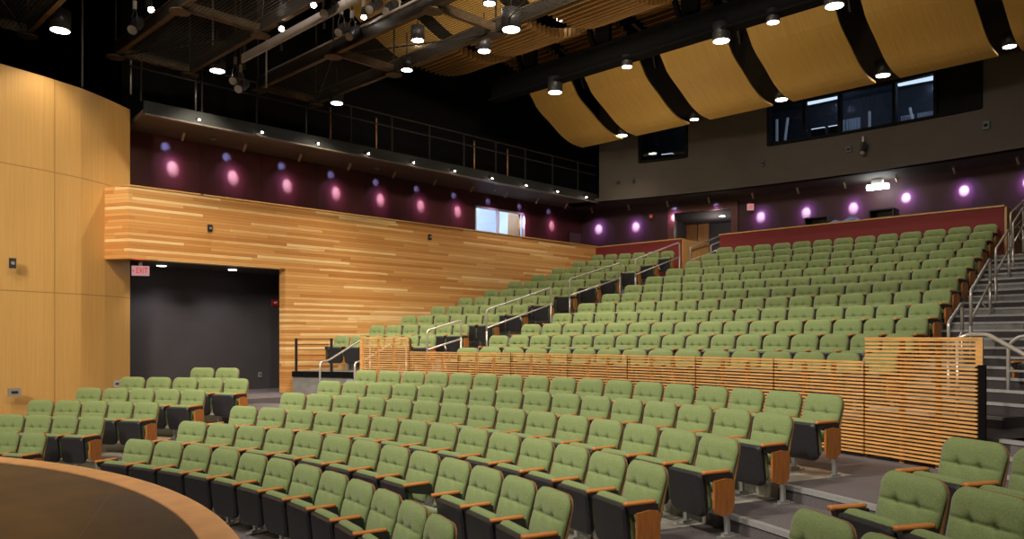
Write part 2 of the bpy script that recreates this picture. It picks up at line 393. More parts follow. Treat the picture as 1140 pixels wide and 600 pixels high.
# lower bowl: six rows
RL=lambda k:13.22-.844*(6-k)
ZL=lambda k:-.138*(6-k)
ROWN=['','front row','second row','third row','fourth row','fifth row','back row']
cen={6:(62.3,27.9,17),5:(62.6,27.2,16),4:(62.5,26.1,15),3:(63.2,25.3,14),2:(63.5,25.1,13),1:(63.2,25.6,12)}
lef={6:(77.3,75.03,2),5:(80.98,71.41,5),4:(81.94,72.23,5),3:(83.0,72.97,5),2:(81.84,73.99,4),1:(77.46,74.72,2)}
rig={5:(18.0,12.9,3),4:(16.4,10.9,3),3:(15.1,12.1,2)}
for k,(a,b,n) in cen.items(): row(CL,RL(k),ZL(k),a,b,n,0,'lower centre block',ROWN[k],'left','right','seats of the lower centre block',down=(9,) if k==2 else ())
for k,(a,b,n) in lef.items(): row(CL,RL(k),ZL(k),a,b,n,0,'lower left block by the stage',ROWN[k],'left','right','seats of the lower left block',firstpanel=k>4)
for k,(a,b,n) in rig.items(): row(CL,RL(k),ZL(k),a,b,n,0,'near block at bottom right',{5:'topmost row',4:'middle row',3:'lowest row'}[k],'left','right','seats of the near right block',lastpanel=False)
# upper tiers
RU=lambda k:15.6+.782*(k-1)
ZU=lambda k:.35+.243*(k-1)
ur={12:38.85,11:38.37,10:37.92,9:37.36,8:36.87,7:36.3,6:35.7,5:34.9,4:34.26,3:33.48,2:32.6,1:31.8}
ul={1:60.81,2:59.87,3:58.77,4:57.7,5:57.07,6:56.41,7:55.82,8:55.32,9:54.77,10:54.33,11:53.99,12:53.72}
un={1:16,2:17,3:16,4:15,5:16,6:15,7:15,8:15,9:14,10:15,11:14,12:13}
lr={2:65.94,3:64.61,4:63.44,5:62.35,6:61.43,7:60.67,8:59.86,9:59.28,10:58.6,11:58.09,12:57.67}
ll={2:73.45,3:71.8,4:70.42,5:69.13,6:68.01,7:66.92,8:66.0,9:65.04,10:64.26,11:63.45,12:62.81}
for k in range(1,13):
    row(CU,RU(k),ZU(k),ul[k],ur[k],un[k],0 if k<5 else 1,'upper centre block',ORD[k]+' row','left','right','seats of the upper centre block',stuff=k==12)
    if k>1: row(CU,RU(k),ZU(k),ll[k],lr[k],6,1,'upper left block',{2:'lowest row',3:'second row',4:'third row'}.get(k,'x'),'wall','aisle','seats of the upper left block',stuff=k>4)
# right upper block: the one seat whose side edges into the frame
p=pol(CU,RU(1)-.1,24.2,ZU(1))
# the far seats, too many to list one by one
def join_stuff():
    V=[];Fc=[];mi=[];mats=[GREEN,SHELL,BLACKP,ARMW,SILVER,PANW]
    def put(me,M,m):
        n=len(V);V.extend(M@v.co for v in me.vertices)
        for pl in me.polygons: Fc.append([i+n for i in pl.vertices]);mi.append(m)
    FX=Matrix.Scale(-1,4,(1,0,0))
    for p,rz,sx,fi,la in stuff_parts:
        M=Matrix.Translation(p)@Matrix.Rotation(rz,4,'Z')@Matrix.Scale(sx,4,(1,0,0))
        for k,m in((('backrest',1),0),('back_shell',1),('seat_pan',2),('seat_cushion',0),('arm_bracket',2),('arm_cap',3),('leg',4)): put(MS[k],M,m)
        if la: put(MS['end_panel'],M,5)
        if fi:
            for k,m in(('arm_bracket',2),('arm_cap',3),('leg',4),('end_panel',5)): put(MS[k],M@FX,m)
    me=bpy.data.meshes.new('theatre_seats');me.from_pydata(V,[],Fc)
    for m in mats: me.materials.append(m)
    me.polygons.foreach_set('material_index',mi);me.polygons.foreach_set('use_smooth',[m==0 for m in mi])
    o=bpy.data.objects.new('theatre_seats',me);col.objects.link(o)
    tag(o,'distant green seats of the upper left block and the back row under the maroon wall','seats',kind='stuff')
join_stuff()
# ------------------------------------------------------------ tiers, floors, stairs
fl=MB().box((-7.4,4,-.84),(26,40,.28));struct('floor',fl,CARPET)
EL=lambda k:12.40-.844*(6-k)     # front edge of lower tier k
def lowtiers(name,a0,a1,material,edge=True,nose=False):
    mb=MB();nz=MB()
    for k in range(2,7):
        r1=EL(k+1)+.02 if k<6 else 13.38
        mb.arc(CL,EL(k),r1,a0,a1,-.71,ZL(k))
        nz.arc(CL,EL(k)-.012,EL(k)+.05,a0,a1,ZL(k)-.035,ZL(k)+.006)
    o=struct(name,mb,material)
    if nose: struct('trim',nz,NOSE,o)
lowtiers('floor',27.0,63.6,CONC);lowtiers('floor',73.3,86,CONC);lowtiers('floor',-25,18.9,CONC)
lowtiers('floor',18.9,27.0,CARPET,nose=True);lowtiers('floor',63.6,73.3,CARPET,nose=True)
struct('floor',MB().arc(CL,13.38,14.75,-25,86,-.71,0),CARPET)
# vestibule floor by the side exit
struct('floor',MB().prism([(-19,4.2),(-14.7,4.2),(-14.7,11),(-19,11)],-.5,.1),CARPET)
EU=lambda k:14.82+.782*(k-1) if k>1 else 14.35
def uptiers(name,ar,al,material,k0=1):
    mb=MB()
    for k in range(k0,13):
        r0=EU(k);r1=EU(k+1)+.01 if k<12 else 28.6
        # keep the tiers between the side walls
        amax=min(al,math.degrees(math.acos(max(-1,(-15.72-CU[0])/r0)))-A0)
        if k==2: amax=min(amax,ang(at_r(326,412,15.6)))
        if k>2 and al>62: amax=min(amax,ll[k]+1.2)
        mb.arc(CU,r0,r1,ar,amax,-.1 if k<3 else ZU(k)-.6,ZU(k),1.5)
    return struct(name,mb,material)
uptiers('floor',31.0,61.8,CONCD);uptiers('floor',61.8,90,CONCD,2)
uptiers('floor',2,31.0,CARPETD)
def stairs(aL,aR,k0,k1,name,off=.0):
    mb=MB();nz=MB()
    for k in range(k0,k1+1):
        aa,bb=aR(k),aL(k)
        mb.arc(CU,EU(k)-.40,EU(k)+.01,aa,bb,ZU(k)-.5,ZU(k)-.1215,3)
        for r,z in((EU(k)-.40,ZU(k)-.1215),(EU(k),ZU(k))):
            nz.arc(CU,r-.012,r+.04,aa,bb,z-.028,z+.006,3)
    o=struct(name,mb,CARPETD);struct('trim',nz,NOSE,o)
stairs(lambda k:ur.get(k,31)-.9,lambda k:ur.get(k,31)-7.4,2,12,'floor')
stairs(lambda k:lr[k]-1.0,lambda k:ul[k]+1.0,2,12,'floor')
# steps up from the cross aisle at both ends of the slatted rail
def ramp_steps(a0,a1,name,rs,zs):
    mb=MB();nz=MB()
    for r,z in zip(rs,zs):
        mb.arc(CU,r,rs[-1]+.4,a0,a1,-.05,z,1.5);nz.arc(CU,r-.012,r+.05,a0,a1,z-.03,z+.006,1.5)
    o=struct(name,mb,CARPET);struct('trim',nz,NOSE,o)
ramp_steps(66.6,70.3,'floor',[14.3,14.7,15.1,15.5],[.15,.30,.45,.59])
ramp_steps(12,23.1,'floor',[13.75,14.05,14.35],[.12,.235,.35])
# dark edge and railing at the front of the upper left platform
a_w=ang(at_r(326,412,15.5))
pe=empty('platform_railing',pol(CU,15.5,a_w,.59),0,'black metal railing with thin horizontal bars at the end of the raised platform','railing')
def kids(parent,items):
    for nm,mb,m in items:
        o=mb.build(nm,m,parent);o.matrix_parent_inverse=Matrix.Translation(parent.location).inverted()
a_r0=a_w-.2;a_r1=ang(at_r(369,380,15.5))
def arcpts(c,r,a0,a1,z,n=8): return [pol(c,r,a0+(a1-a0)*i/n,z) for i in range(n+1)]
it=[]
for a in(a_r0-.1,a_r1): it.append(('post',MB().bar(pol(CU,15.5,a,.55),pol(CU,15.5,a,1.31),.05,.03),BLACKP))
for i in range(6):
    it.append(('rail',MB().tube(arcpts(CU,15.5,a_r0,a_r1,.72+i*.115,4),.008,6),BLACKP))
kids(pe,it)
struct('trim',MB().arc(CU,15.46,15.62,66.6,a_w,.48,.593,2),BLACK)
struct('floor',MB().arc(CU,15.5,15.9,66.6,a_w,-.1,.59,2),CONCD)
struct('floor',MB().arc(CU,14.9,15.7,61.7,66.7,-.1,.59,2),CONCD)
# ------------------------------------------------------------ stage
st=empty('stage',(CL[0],CL[1],.01),0,'dark round thrust stage with a wide wooden rim, lower left','stage')
kids(st,[('stage_floor',MB().arc(CL,.02,7.5,-180,180,-.12,.0,4),STAGE),
 ('wooden_rim',MB().arc(CL,7.495,7.73,-180,180,-.05,.012,2),RING),
 ('fascia',MB().arc(CL,7.5,7.66,-180,180,-.72,-.05,3),BLACKP)])
# ------------------------------------------------------------ slatted rail
joints=[66.52,62.09,57.69,53.1,48.33,43.63,38.69,33.63,28.56,23.3]
desc=['tall slatted wood panel at the far left end of the rail','first low slatted panel right of the tall left one','second low slatted panel from the left of the curved rail',
'third low slatted panel from the left of the curved rail','middle low slatted panel of the curved wooden rail','fourth low slatted panel from the right of the curved rail',
'third low slatted panel from the right of the curved rail','low slatted wood panel next to the tall right one','tall slatted wood panel at the near right end of the rail']
RR=14.13
for i in range(9):
    a1,a0=joints[i],joints[i+1];tall=i in(0,8);top=1.335 if tall else 1.07
    root=empty('slatted_rail_panel',pol(CU,RR,(a0+a1)/2,0),0,desc[i],'railing','slatted panels of the curved rail')
    mb=MB();z=.05
    while z<top-.02:
        mb.arc(CU,RR-.02,RR+.02,a0+.04,a1-.04,z,z+.021,1.6);z+=.0402
    mb.arc(CU,RR-.024,RR+.024,a0+.03,a1-.03,top-.022,top,1.6)
    items=[('slats',mb,SLATW)]
    for a in(a0+.12,a0+(a1-a0)*.36,a0+(a1-a0)*.68):
        items.append(('post',MB().bar(pol(CU,RR+.05,a,0),pol(CU,RR+.05,a,top-.03),.03,.05),SLATW if a>a0+.5 else POSTW))
    if i in(0,8):
        a=a1 if i==0 else a0
        items.append(('end_board',MB().bar(pol(CU,RR+.02,a,.0),pol(CU,RR+.02,a,top if i==0 else 1.07),.035,.09),SLATW if i==0 else BLACK))
        if i==8: items.append(('end_board',MB().bar(pol(CU,RR+.0,a,1.07),pol(CU,RR+.0,a,top),.03,.06),SLATW))
    kids(root,items)
# ------------------------------------------------------------ handrails
def FU(r): return .35+.243*(r-15.2)/.782
def handrail(A,B,label,zA=None,zB=None,h=.95,bend=True):
    A=Vector(A);B=Vector(B);fa=zA if zA is not None else FU((A-Vector(CU)).length);fb=zB if zB is not None else FU((B-Vector(CU)).length)
    root=empty('handrail',(A.x,A.y,fa),0,label,'handrail','brushed steel stair handrails')
    a0,b0=Vector((A.x,A.y,fa)),Vector((B.x,B.y,fb));up=Vector((0,0,h));d=(b0-a0).normalized()
    top=round_path([a0+Vector((0,0,h*.5)),a0+up-Vector((0,0,.03)),a0+up+d*.04,b0+up-d*.06,b0+up+Vector((0,0,-.02)),b0+Vector((0,0,h*.6))],.13)
    it=[('top_rail',MB().tube(top,.021,8),STEEL),
        ('post',MB().tube([a0,a0+up*.5],.021,8),STEEL),('post',MB().tube([b0,b0+up*.62],.021,8),STEEL),
        ('mid_rail',MB().tube([a0+up*.58,b0+up*.58],.019,8),STEEL),
        ('bracket',MB().tube([(a0+b0)/2+up*.56,(a0+b0)/2+up*.46+Vector((.06,0,0))],.012,6),STEEL)]
    kids(root,it)
lt='steel two-bar handrail in the left aisle, '
handrail((-12.6,10.25),(-12.45,11.05),lt+'lowest of four')
handrail((-12.5,11.85),(-12.35,13.8),lt+'second from the bottom')
handrail((-12.45,14.6),(-12.2,16.3),lt+'third from the bottom')
handrail((-12.0,16.7),(-11.95,18.7),lt+'topmost, before the left maroon wall')
rt='steel two-bar handrail on the right stairs, '
handrail((-2.95,10.65),(-3.05,11.6),rt+'lowest, above the tall slatted panel')
handrail((-3.1,12.2),(-3.37,14.35),rt+'second from the bottom')
handrail((-3.45,15.05),(-3.65,16.85),rt+'third from the bottom')
handrail((-3.7,17.4),(-3.9,19.2),rt+'topmost beside the maroon wall')
# steps at the left end of the slatted rail
for a,lab in((70.1,'outer steel handrail of the short steps beside the black railing'),(66.9,'inner steel handrail of the short steps, partly behind the tall slatted panel')):
    p0=pol(CU,14.05,a,.0);p1=pol(CU,15.75,a,.55)
    root=empty('handrail',p0,0,lab,'handrail','handrails of the short left steps')
    kids(root,[('top_rail',MB().tube(round_path([p0+Vector((0,0,.3)),p0+Vector((0,0,.86)),p0+Vector((0,0,.87))+(p1-p0)*.16-Vector((0,0,.09)),p1+Vector((0,0,.78)),p1+(p1-p0).normalized()*.2+Vector((0,0,.68)),p1+(p1-p0).normalized()*.2+Vector((0,0,.2))],.1),.02,8),STEEL),
      ('post',MB().tube([p0,p0+Vector((0,0,.31))],.02,8),STEEL),
      ('post',MB().tube([p1+(p1-p0).normalized()*.2,p1+(p1-p0).normalized()*.2+Vector((0,0,.22))],.02,8),STEEL)])
# right platform handrails
q=[at_d(1058,400,8.45),at_d(1066,377,8.4),at_d(1078,372.5,8.35),at_d(1100,372.5,7.95),at_d(1140,394.5,7.3),at_d(1185,420,6.8)]
root=empty('handrail',(q[3].x,q[3].y,.35),0,'steel handrail sloping down to the right from behind the tall slatted panel','handrail')
p4=q[5];kids(root,[('top_rail',MB().tube(round_path(q[1:],.08),.022,8),STEEL),('post',MB().tube([(q[1].x,q[1].y,.0),q[1]],.02,8),STEEL),('post',MB().tube([(p4.x,p4.y,0),p4],.02,8),STEEL)])
b0=at_d(1122.5,460,9.25);t0=Vector((b0.x,b0.y,1.25));q=[b0,t0,t0+Vector((.12,-.02,.1)),t0+Vector((1.2,-.3,.1)),Vector((b0.x+1.2,b0.y-.3,.3))]
root=empty('handrail',b0,0,'curved steel guard rail at the foot of the right stairs, cut by frame edge','handrail')
kids(root,[('top_rail',MB().tube(round_path(q,.12),.021,8),STEEL),('mid_rail',MB().tube([b0+Vector((0,0,.5)),b0+Vector((1.2,-.3,.5))],.015,8),STEEL)])
# lone seat whose end pokes in at the right edge
pp=at_d(1168,456,9.3);aa=ang(pp)
seat(Vector((pp.x,pp.y,.5)),R(aa+A0+90),1,0,True,False,'seat with wooden end panel at right frame edge, beyond the stair foot','seats of the upper right block')
# ------------------------------------------------------------ walls
# wall_left: curved maple proscenium wing
pw=[(-16.67,5.83),(-16.2,5.2),(-15.88,4.68),(-15.62,4.0),(-15.42,3.3),(-15.3,2.4),(-15.3,1.2),(-15.4,-1)]
mb=MB()
for (x0,y0),(x1,y1) in zip(pw[:-1],pw[1:]):
    d=Vector((x1-x0,y1-y0)).normalized();n=Vector((d.y,-d.x))*.12
    if n.x>0:n=-n
    mb.prism([(x0,y0),(x1,y1),(x1+n.x,y1+n.y),(x0+n.x,y0+n.y)],-.7,5.955)
struct('wall_left',mb,PROS)
# cedar clad side wall with the exit recess below its header
SOF=2.84;TOP=4.22
cl=MB();cl.box((-15.835,(8.76+19.75)/2,TOP/2),(.27,19.75-8.76,TOP))
cl.prism([(-15.7,5.46),(-15.7,8.76),(-15.97,8.76),(-15.97,5.6),(-16.3,5.42),(-16.22,5.19)],SOF,TOP)
struct('wall_left',cl,CLAD)
struct('trim_1',MB().box((-15.83,13.3,TOP+.012),(.34,12.9,.03)).prism([(-15.66,5.44),(-15.66,6.9),(-16.0,6.9),(-16.3,5.2)],TOP,TOP+.027),ORN)
# recess: dark back wall, soffit, side
rc=MB();rc.box((-17.46,8,1.5),(.12,8,2.9));rc.box((-16.7,12.0,1.5),(1.6,.12,2.9));struct('wall_left',rc,CHAR)
struct('ceiling',MB().prism([(-15.975,5.75),(-15.975,11),(-17.45,11),(-17.45,6.3),(-16.6,5.95)],SOF,SOF+.1),CHAR)
# purple wall above with a window opening
WX=-17.5;wy0,wy1,wz0,wz1=16.11,18.3,3.9,5.35
pm=MB();zt=9.8
for y0,y1,z0,z1 in((5.2,wy0,3.0,5.78),(wy1,21.3,3.0,5.78),(wy0,wy1,3.0,wz0),(wy0,wy1,wz1,5.78)):
    pm.box((WX-.06,(y0+y1)/2,(z0+z1)/2),(.12,y1-y0,z1-z0))
struct('wall_left',pm,PURP)
struct('floor',MB().box((-16.7,12.6,3.0),(1.7,14.4,.2)),CARPETD)
# bright room behind the window
rm=MB();rm.box((WX-3.0,17.2,4.6),(.1,5.4,3.2));rm.box((WX-1.6,14.6,4.6),(2.9,.1,3.2));rm.box((WX-1.6,19.9,4.6),(2.9,.1,3.2));rm.box((WX-1.6,17.2,3.1),(2.9,5.4,.1));rm.box((WX-1.6,17.2,6.2),(2.9,5.4,.1))
struct('wall_left',rm,WALLW)
wr=empty('window_1',(WX,17.2,4.6));wr['kind']='structure'
fr=MB()
for y in(wy0+.03,wy1-.03,wy0+1.0): fr.box((WX-.06,y,4.62),(.1,.06,wz1-wz0))
fr.box((WX-.06,17.2,wz1-.03),(.1,wy1-wy0,.06));
kids(wr,[('window_frame',fr,WALLW),('pane',MB().box((WX-.07,17.2,4.62),(.01,wy1-wy0-.1,wz1-wz0)),GLASS)])
struct('trim',MB().box((WX-1.5,17.0,4.6),(.3,.3,3.0)),WALLW).name='column'
bpy.data.objects['column']['kind']='structure'
struct('trim',MB().box((WX-.35,18.15,4.6),(.5,.08,1.8)),DOORW)
for i,(yy,zz) in enumerate(((16.6,4.75),(17.4,4.45))):
    struct('trim',MB().box((WX-2.9,yy,zz),(.05,1.6,.05)),GALV)
# rear curved maroon wall with door opening, r=27.7
def arcwall(mb,c,r,t,cells): 
    for a0,a1,z0,z1 in cells: mb.arc(c,r,r+t,a0,a1,z0,z1,1.5)
aD0,aD1=56.0,59.9
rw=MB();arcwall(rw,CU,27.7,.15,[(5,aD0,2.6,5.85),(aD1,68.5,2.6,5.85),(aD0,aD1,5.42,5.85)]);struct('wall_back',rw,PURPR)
tr=MB();arcwall(tr,CU,27.62,.1,[(aD0-.45,aD0,2.9,5.55),(aD1,aD1+.45,2.9,5.55),(aD0-.45,aD1+.45,5.42,5.62)]);struct('trim_2',tr,mat('door_surround',(.13,.04,.035),.5,noise=.15,scale=4))
ves=MB();arcwall(ves,CU,30.6,.1,[(aD0-2,aD1+2,2.8,5.9)]);ves.arc(CU,27.8,30.7,aD1+.95,aD1+1.15,2.8,5.9);ves.arc(CU,27.8,30.7,aD0-.2,aD0,2.8,5.9);struct('wall_back',ves,CHAR)
struct('ceiling',MB().arc(CU,27.75,30.7,aD0-.2,aD1+1.0,5.42,5.5),CHAR)
struct('floor',MB().arc(CU,28.5,30.7,aD0-.2,aD1+1.0,2.9,3.02),CARPETD)
_p=at_r(776,246,30.5);_a=ang(at_r(789,246,30.5));_b=ang(at_r(764,246,30.5));_m=(_a+_b)/2
for i,(a,b) in enumerate(((_a,_m-.03),(_m+.03,_b))):
    d=struct('door_%d'%(i+1),MB().arc(CU,30.5,30.58,a,b,3.02,_p.z,3),DOORW)
    h=MB().tube([pol(CU,30.42,b-.12 if i==0 else a+.12,3.9),pol(CU,30.42,b-.12 if i==0 else a+.12,4.25)],.015,6).build('door_handle',STEEL,d)
# upper grey wall r=26.1 with control booth windows
GA=66.0
def seg(xs,y): return ang(at_r(xs,y,26.1))
b0_,b1_=seg(1092,100),seg(856,130);s0,s1=seg(764.5,160),seg(712.5,160)
zb0,zb1=6.86,8.0
gw=MB();aL_=seg(667,200)
arcwall(gw,CU,26.1,.2,[(5,aL_,5.74,zb0),(5,aL_,zb1,10.6),(5,b0_,zb0,zb1),(b1_,s0,zb0,zb1),(s1,aL_,zb0,zb1)]);struct('wall_back',gw,GREYW)
# booth interiors
bi=MB();bi.arc(CU,29.5,29.6,b0_-3,s1+3,6.4,8.9);bi.arc(CU,26.35,29.5,b0_-3,s1+3,6.4,6.5);bi.arc(CU,26.35,29.5,b0_-3,s1+3,8.75,8.85);struct('wall_back',bi,ROOMD)
def winband(name,edges,z0,z1):
    w=empty(name,pol(CU,26.1,sum(edges)/len(edges),z0));w['kind']='structure'
    f=MB()
    for i,a in enumerate(edges): f.arc(CU,26.03,26.2,a-.09,a+.09,z0,z1)
    a0,a1=min(edges),max(edges);f.arc(CU,26.03,26.2,a0,a1,z0-.02,z0+.05,1.5);f.arc(CU,26.03,26.2,a0,a1,z1-.05,z1+.02,1.5)
    kids(w,[('window_frame',f,BLACK)]+[('pane',MB().arc(CU,26.14,26.15,e0+.1,e1-.1,z0+.05,z1-.05),GLASS) for e0,e1 in zip(edges[:-1],edges[1:])])
winband('window_2',[b0_,seg(1042,100),seg(996,110),seg(935,120),seg(896,130),b1_],zb0,zb1)
winband('window_3',[s0,s1],zb0,zb1)
struct('trim',MB().arc(CU,26.12,26.13,b0_,seg(1042,100),zb0,zb1),BLACK)
def inbooth(x0,y0,x1,y1,r): return at_r(x0,y0,r),at_r(x1,y1,r)
for i,(x0,y0,x1,y1,lab) in enumerate(((899,115,932,108,'bright fluorescent tube behind the booth window, left one'),(1000,94,1040,86.5,'bright fluorescent tube behind the booth window, right one'))):
    a,b=inbooth(x0,y0,x1,y1,27.6);thing('tube_light',MB().bar(a,b,.12,.09),STRIP,lab,'light','tube lights in the booth')
for i,(x0,x1,lab) in enumerate(((936,958,'pleated grey curtain behind the middle booth window'),(1003,1018,'bright pleated curtain behind the right booth window, left piece'),(1021,1040,'pale pleated curtain behind the right booth window, right piece'))):
    a0,a1=ang(at_r(x1,130,28)),ang(at_r(x0,130,28));n=28;vs=[];mb=MB()
    zt_=7.75 if i<1 else 7.55
    for j in range(n+1):
        a=a0+(a1-a0)*j/n;rr=28+.05*math.sin(j*1.6);vs+=[pol(CU,rr,a,6.5),pol(CU,rr,a,zt_)]
    mb.add(vs,[(2*j,2*j+2,2*j+3,2*j+1) for j in range(n)]);thing('curtain',mb,BLIND,lab,'curtain')
for x,y0,y1,dx,lab in((865,133,157,0,'upright pale post behind the leftmost booth pane'),(877,131,156,-3,'leaning pale post behind the leftmost booth pane'),(968,124,143,0,'thin bright post behind the middle booth window'),(1013,120,134,3,'curved white bar behind the right booth window')):
    thing('post',MB().bar(at_r(x+dx,y1,27.2),at_r(x,y0,27.2),.07,.05),mat('pale_post',(.4,.42,.45),.5,emis=(.6,.7,.85),es=.12),lab,'post')  # pale posts also glow faintly, brightness put into the material
for x,y,lab in((911,148,'left dark monitor with a lit top edge in the booth'),(930,145,'right dark monitor with a lit top edge in the booth'),(743,176,'dark monitor behind the small square booth window')):
    c=at_r(x,y,26.8);a=R(ang(c)+A0+90);r_=empty('monitor',c,a,lab,'monitor')
    MB().box((0,0,0),(.36,.06,.24)).build('screen_case',BLACK,r_);MB().box((0,0,.125),(.36,.1,.015)).build('lit_edge',STRIP,r_);MB().box((0,0,-.2),(.08,.08,.2)).build('stand',BLACK,r_)
# soffit between grey wall and maroon wall, gallery floor at left
struct('ceiling',MB().arc(CU,26.05,27.8,5,aL_+2.5,5.74,5.84,1.5),GREYW)
struct('ceiling',MB().prism([(-16.01,5.85),(-16.01,20.4),(-17.53,20.4),(-17.53,5.95),(-16.8,5.95)],5.74,5.84),SOFF)
# gallery
g=empty('gallery_walkway',(-16,12.8,5.74),0,'dark technical gallery along the left wall with grey fascia and thin railing','gallery')
it=[('fascia',MB().box((-16,13.0,5.86),(.06,14.3,.28)),FASC),('lower_lip',MB().box((-15.98,13.0,5.725),(.12,14.3,.03)),mat('lip_metal',(.2,.17,.13),.4,metal=.4))]
for z in(6.62,6.9): it.append(('rail',MB().bar((-16,5.6,z),(-16,20.1,z),.03,.03),STEELB))
y=5.8
while y<20: it.append(('post',MB().bar((-16,y,5.98),(-16,y,6.9),.03,.04),STEELB));y+=1.215
kids(g,it)
for x,y0,y1,lab in((368,119,154,'leftmost'),(419,131,165,'second from left'),(528,157,188,'third from left'),(565,166,194,'rightmost')):
    p1=at_X(x,y1,-16.3);p1.z=5.84;p0=at_X(x,y0,-16.3);thing('upright_pole',MB().tube([p1,p0],.022,6),mat('copper_paint',(.42,.2,.11),.4,metal=.3),'thin copper coloured pole standing on the gallery, '+lab,'pole')
# black upper walls and ceiling
struct('wall_left',MB().box((-17.7,9,8.2),(.1,30,4.9)).box((-17.7,-1,5),(.1,14,11)),BLACK)
struct('ceiling',MB().box((-7,6,11.5),(24,44,.2)),BLACK)
struct('wall_right',MB().box((3.0,6,5),(.2,44,13)),CHAR)
struct('wall_front',MB().box((-7,-14,5),(24,.2,13)),BLACK)
struct('wall_back',MB().arc(CU,26.3,26.4,5,75,8.9,11.5),BLACK)
# ------------------------------------------------------------ knee walls before the rear walkway
KY=19.7
def knee(x0,x1,lab,sx):
    r=empty('knee_wall',((x0+x1)/2,KY,3.0),0,lab,'low wall','maroon knee walls behind the last row')
    it=[('fabric_face',MB().box(((x0+x1)/2,KY+.04,3.6),(x1-x0,.08,1.16)),MAROON),('wood_cap',MB().box(((x0+x1)/2,KY+.1,4.205),(x1-x0+.04,.26,.035)),ORN),
        ('side_panel',MB().box((sx,KY+.75,3.58),(.06,1.4,1.22)),ORN)]
    kids(r,it)
knee(-15.7,-12.54,'maroon fronted low wall with wood cap behind the upper left block',-12.52)
knee(-11.28,-4.37,'long maroon fronted low wall with wood cap behind the upper centre block',-4.35)
handrail((-12.35,19.9),(-12.3,21.6),'steel handrail on wood wall left of the rear doorway',3.02,3.5,.95)
handrail((-11.5,19.6),(-11.45,21.2),'steel handrail right of the rear doorway, at the maroon wall end',3.02,3.5,.9)
handrail((-4.15,19.3),(-4.2,20.8),'steel handrail at the wooden end of the long maroon wall',3.02,3.5,.95)
# things on the console ledge behind the long knee wall
for x,w,h,lab in((984,.56,.24,'black open-fronted equipment rack on the ledge, right of the blue cloth'),(912,.6,.2,'low black equipment rack on the ledge, left of the blue cloth')):
    c=at_Y(x,248,20.4);c.z=4.2;r_=empty('equipment_rack',c,0,lab,'rack')
    mb=MB()
    for a,b,cc,d in((0,h/2+.18,w,.03),(0,-h/2+.18+.0,w,.03)): mb.box((0,0,b),(w,.4,.03))
    mb.box((-w/2,0,.18),(.03,.4,h));mb.box((w/2,0,.18),(.03,.4,h));mb.box((0,.19,.18),(w,.02,h));mb.build('case',BLACKP,r_)
    MB().box((.05,.05,.1),(.5*w,.2,.06)).build('unit',GALV,r_)
c=at_Y(943,249,20.3);mb=MB();nx,ny=26,12;vs=[]
for j in range(ny+1):
    for i in range(nx+1):
        u=i/nx*2-1;v=j/ny*2-1;hh=.17*max(0,1-abs(u)**2.6)*max(0,1-v*v)**.6*(1+.3*math.sin(5*u+2*v)+.14*math.sin(13*u-5*v))
        vs.append((c.x+u*.5,c.y+v*.3,4.2+hh))
mb.add(vs,[(j*(nx+1)+i,j*(nx+1)+i+1,(j+1)*(nx+1)+i+1,(j+1)*(nx+1)+i) for j in range(ny) for i in range(nx)],True)
thing('folded_cloth',mb,BLUEC,'crumpled blue cloth lying on the ledge of the long maroon wall','cloth')
struct('floor',MB().box((-7.8,20.5,4.1),(6.6,1.0,.08)),BLACKP).name='console_shelf'
tag(bpy.data.objects['console_shelf'],'dark console shelf behind the long maroon wall','shelf');del bpy.data.objects['console_shelf']['kind']
# ------------------------------------------------------------ ceiling panels
prof=[(6.6,9.0),(7.3,9.2),(8,9.5),(8.8,9.8),(9.5,9.8),(10.2,9.5),(11,8.95),(12,8.46),(12.85,8.30),(13.7,8.33),(14.5,8.61),(15.1,9.0),(15.8,9.2),(16.5,8.95),(16.95,8.57),(17.24,8.23),(17.87,7.87),(18.4,7.58),(18.9,7.43),(19.4,7.40)]
def zp(y):
    for i in range(len(prof)-1):
        if prof[i][0]<=y<=prof[i+1][0]:
            p0=prof[max(i-1,0)];p1=prof[i];p2=prof[i+1];p3=prof[min(i+2,len(prof)-1)]
            t=(y-p1[0])/(p2[0]-p1[0]);h=p2[0]-p1[0]
            m1=(p2[1]-p0[1])/(p2[0]-p0[0])*h;m2=(p3[1]-p1[1])/(p3[0]-p1[0])*h
            return (2*t**3-3*t*t+1)*p1[1]+(t**3-2*t*t+t)*m1+(-2*t**3+3*t*t)*p2[1]+(t**3-t*t)*m2
    return prof[-1][1]
colsX=[(-16,-14.4),(-13.9,-12.05),(-11.4,-9.55),(-9.0,-6.95),(-6.4,-4.4),(-3.95,-2.0),(-1.5,.5)]
cn=['leftmost','second from left','third from left','fourth from left','fifth from left','sixth from left','rightmost']
def curved(x0,x1,y0,y1,lab,group):
    n=16;vs=[];mb=MB()
    for i in range(n+1):
        y=y0+(y1-y0)*i/n;z=zp(y);dz=(zp(min(y+.05,19.4))-zp(y-.05))/.1;L=math.hypot(1,dz);ny,nz=-dz/L*.05,1/L*.05
        vs+=[(x0,y,z),(x1,y,z),(x1,y+ny,z+nz),(x0,y+ny,z+nz)]
    fs=[(3,2,1,0),(n*4,n*4+1,n*4+2,n*4+3)]
    for i in range(n):
        for k in range(4): b=i*4;fs.append((b+k,b+(k+1)%4,b+4+(k+1)%4,b+4+k))
    mb.add(vs,fs);thing('curved_ceiling_panel',mb,MUST,lab,'ceiling panel',group)
def slats(x0,x1,y0,y1,lab,group,dy=.155):
    mb=MB();y=y0
    while y<y1: mb.box(((x0+x1)/2,y,zp(y)+.11),(x1-x0,.035,.2));y+=dy
    for x in(x0+.25,x1-.25):
        yy=y0
        while yy<y1-.3: mb.bar((x,yy,zp(yy)+.24),(x,yy+.3,zp(yy+.3)+.24),.05,.05);yy+=.3
    thing('slatted_ceiling_baffle',mb,SLATC,lab,'ceiling baffle',group)
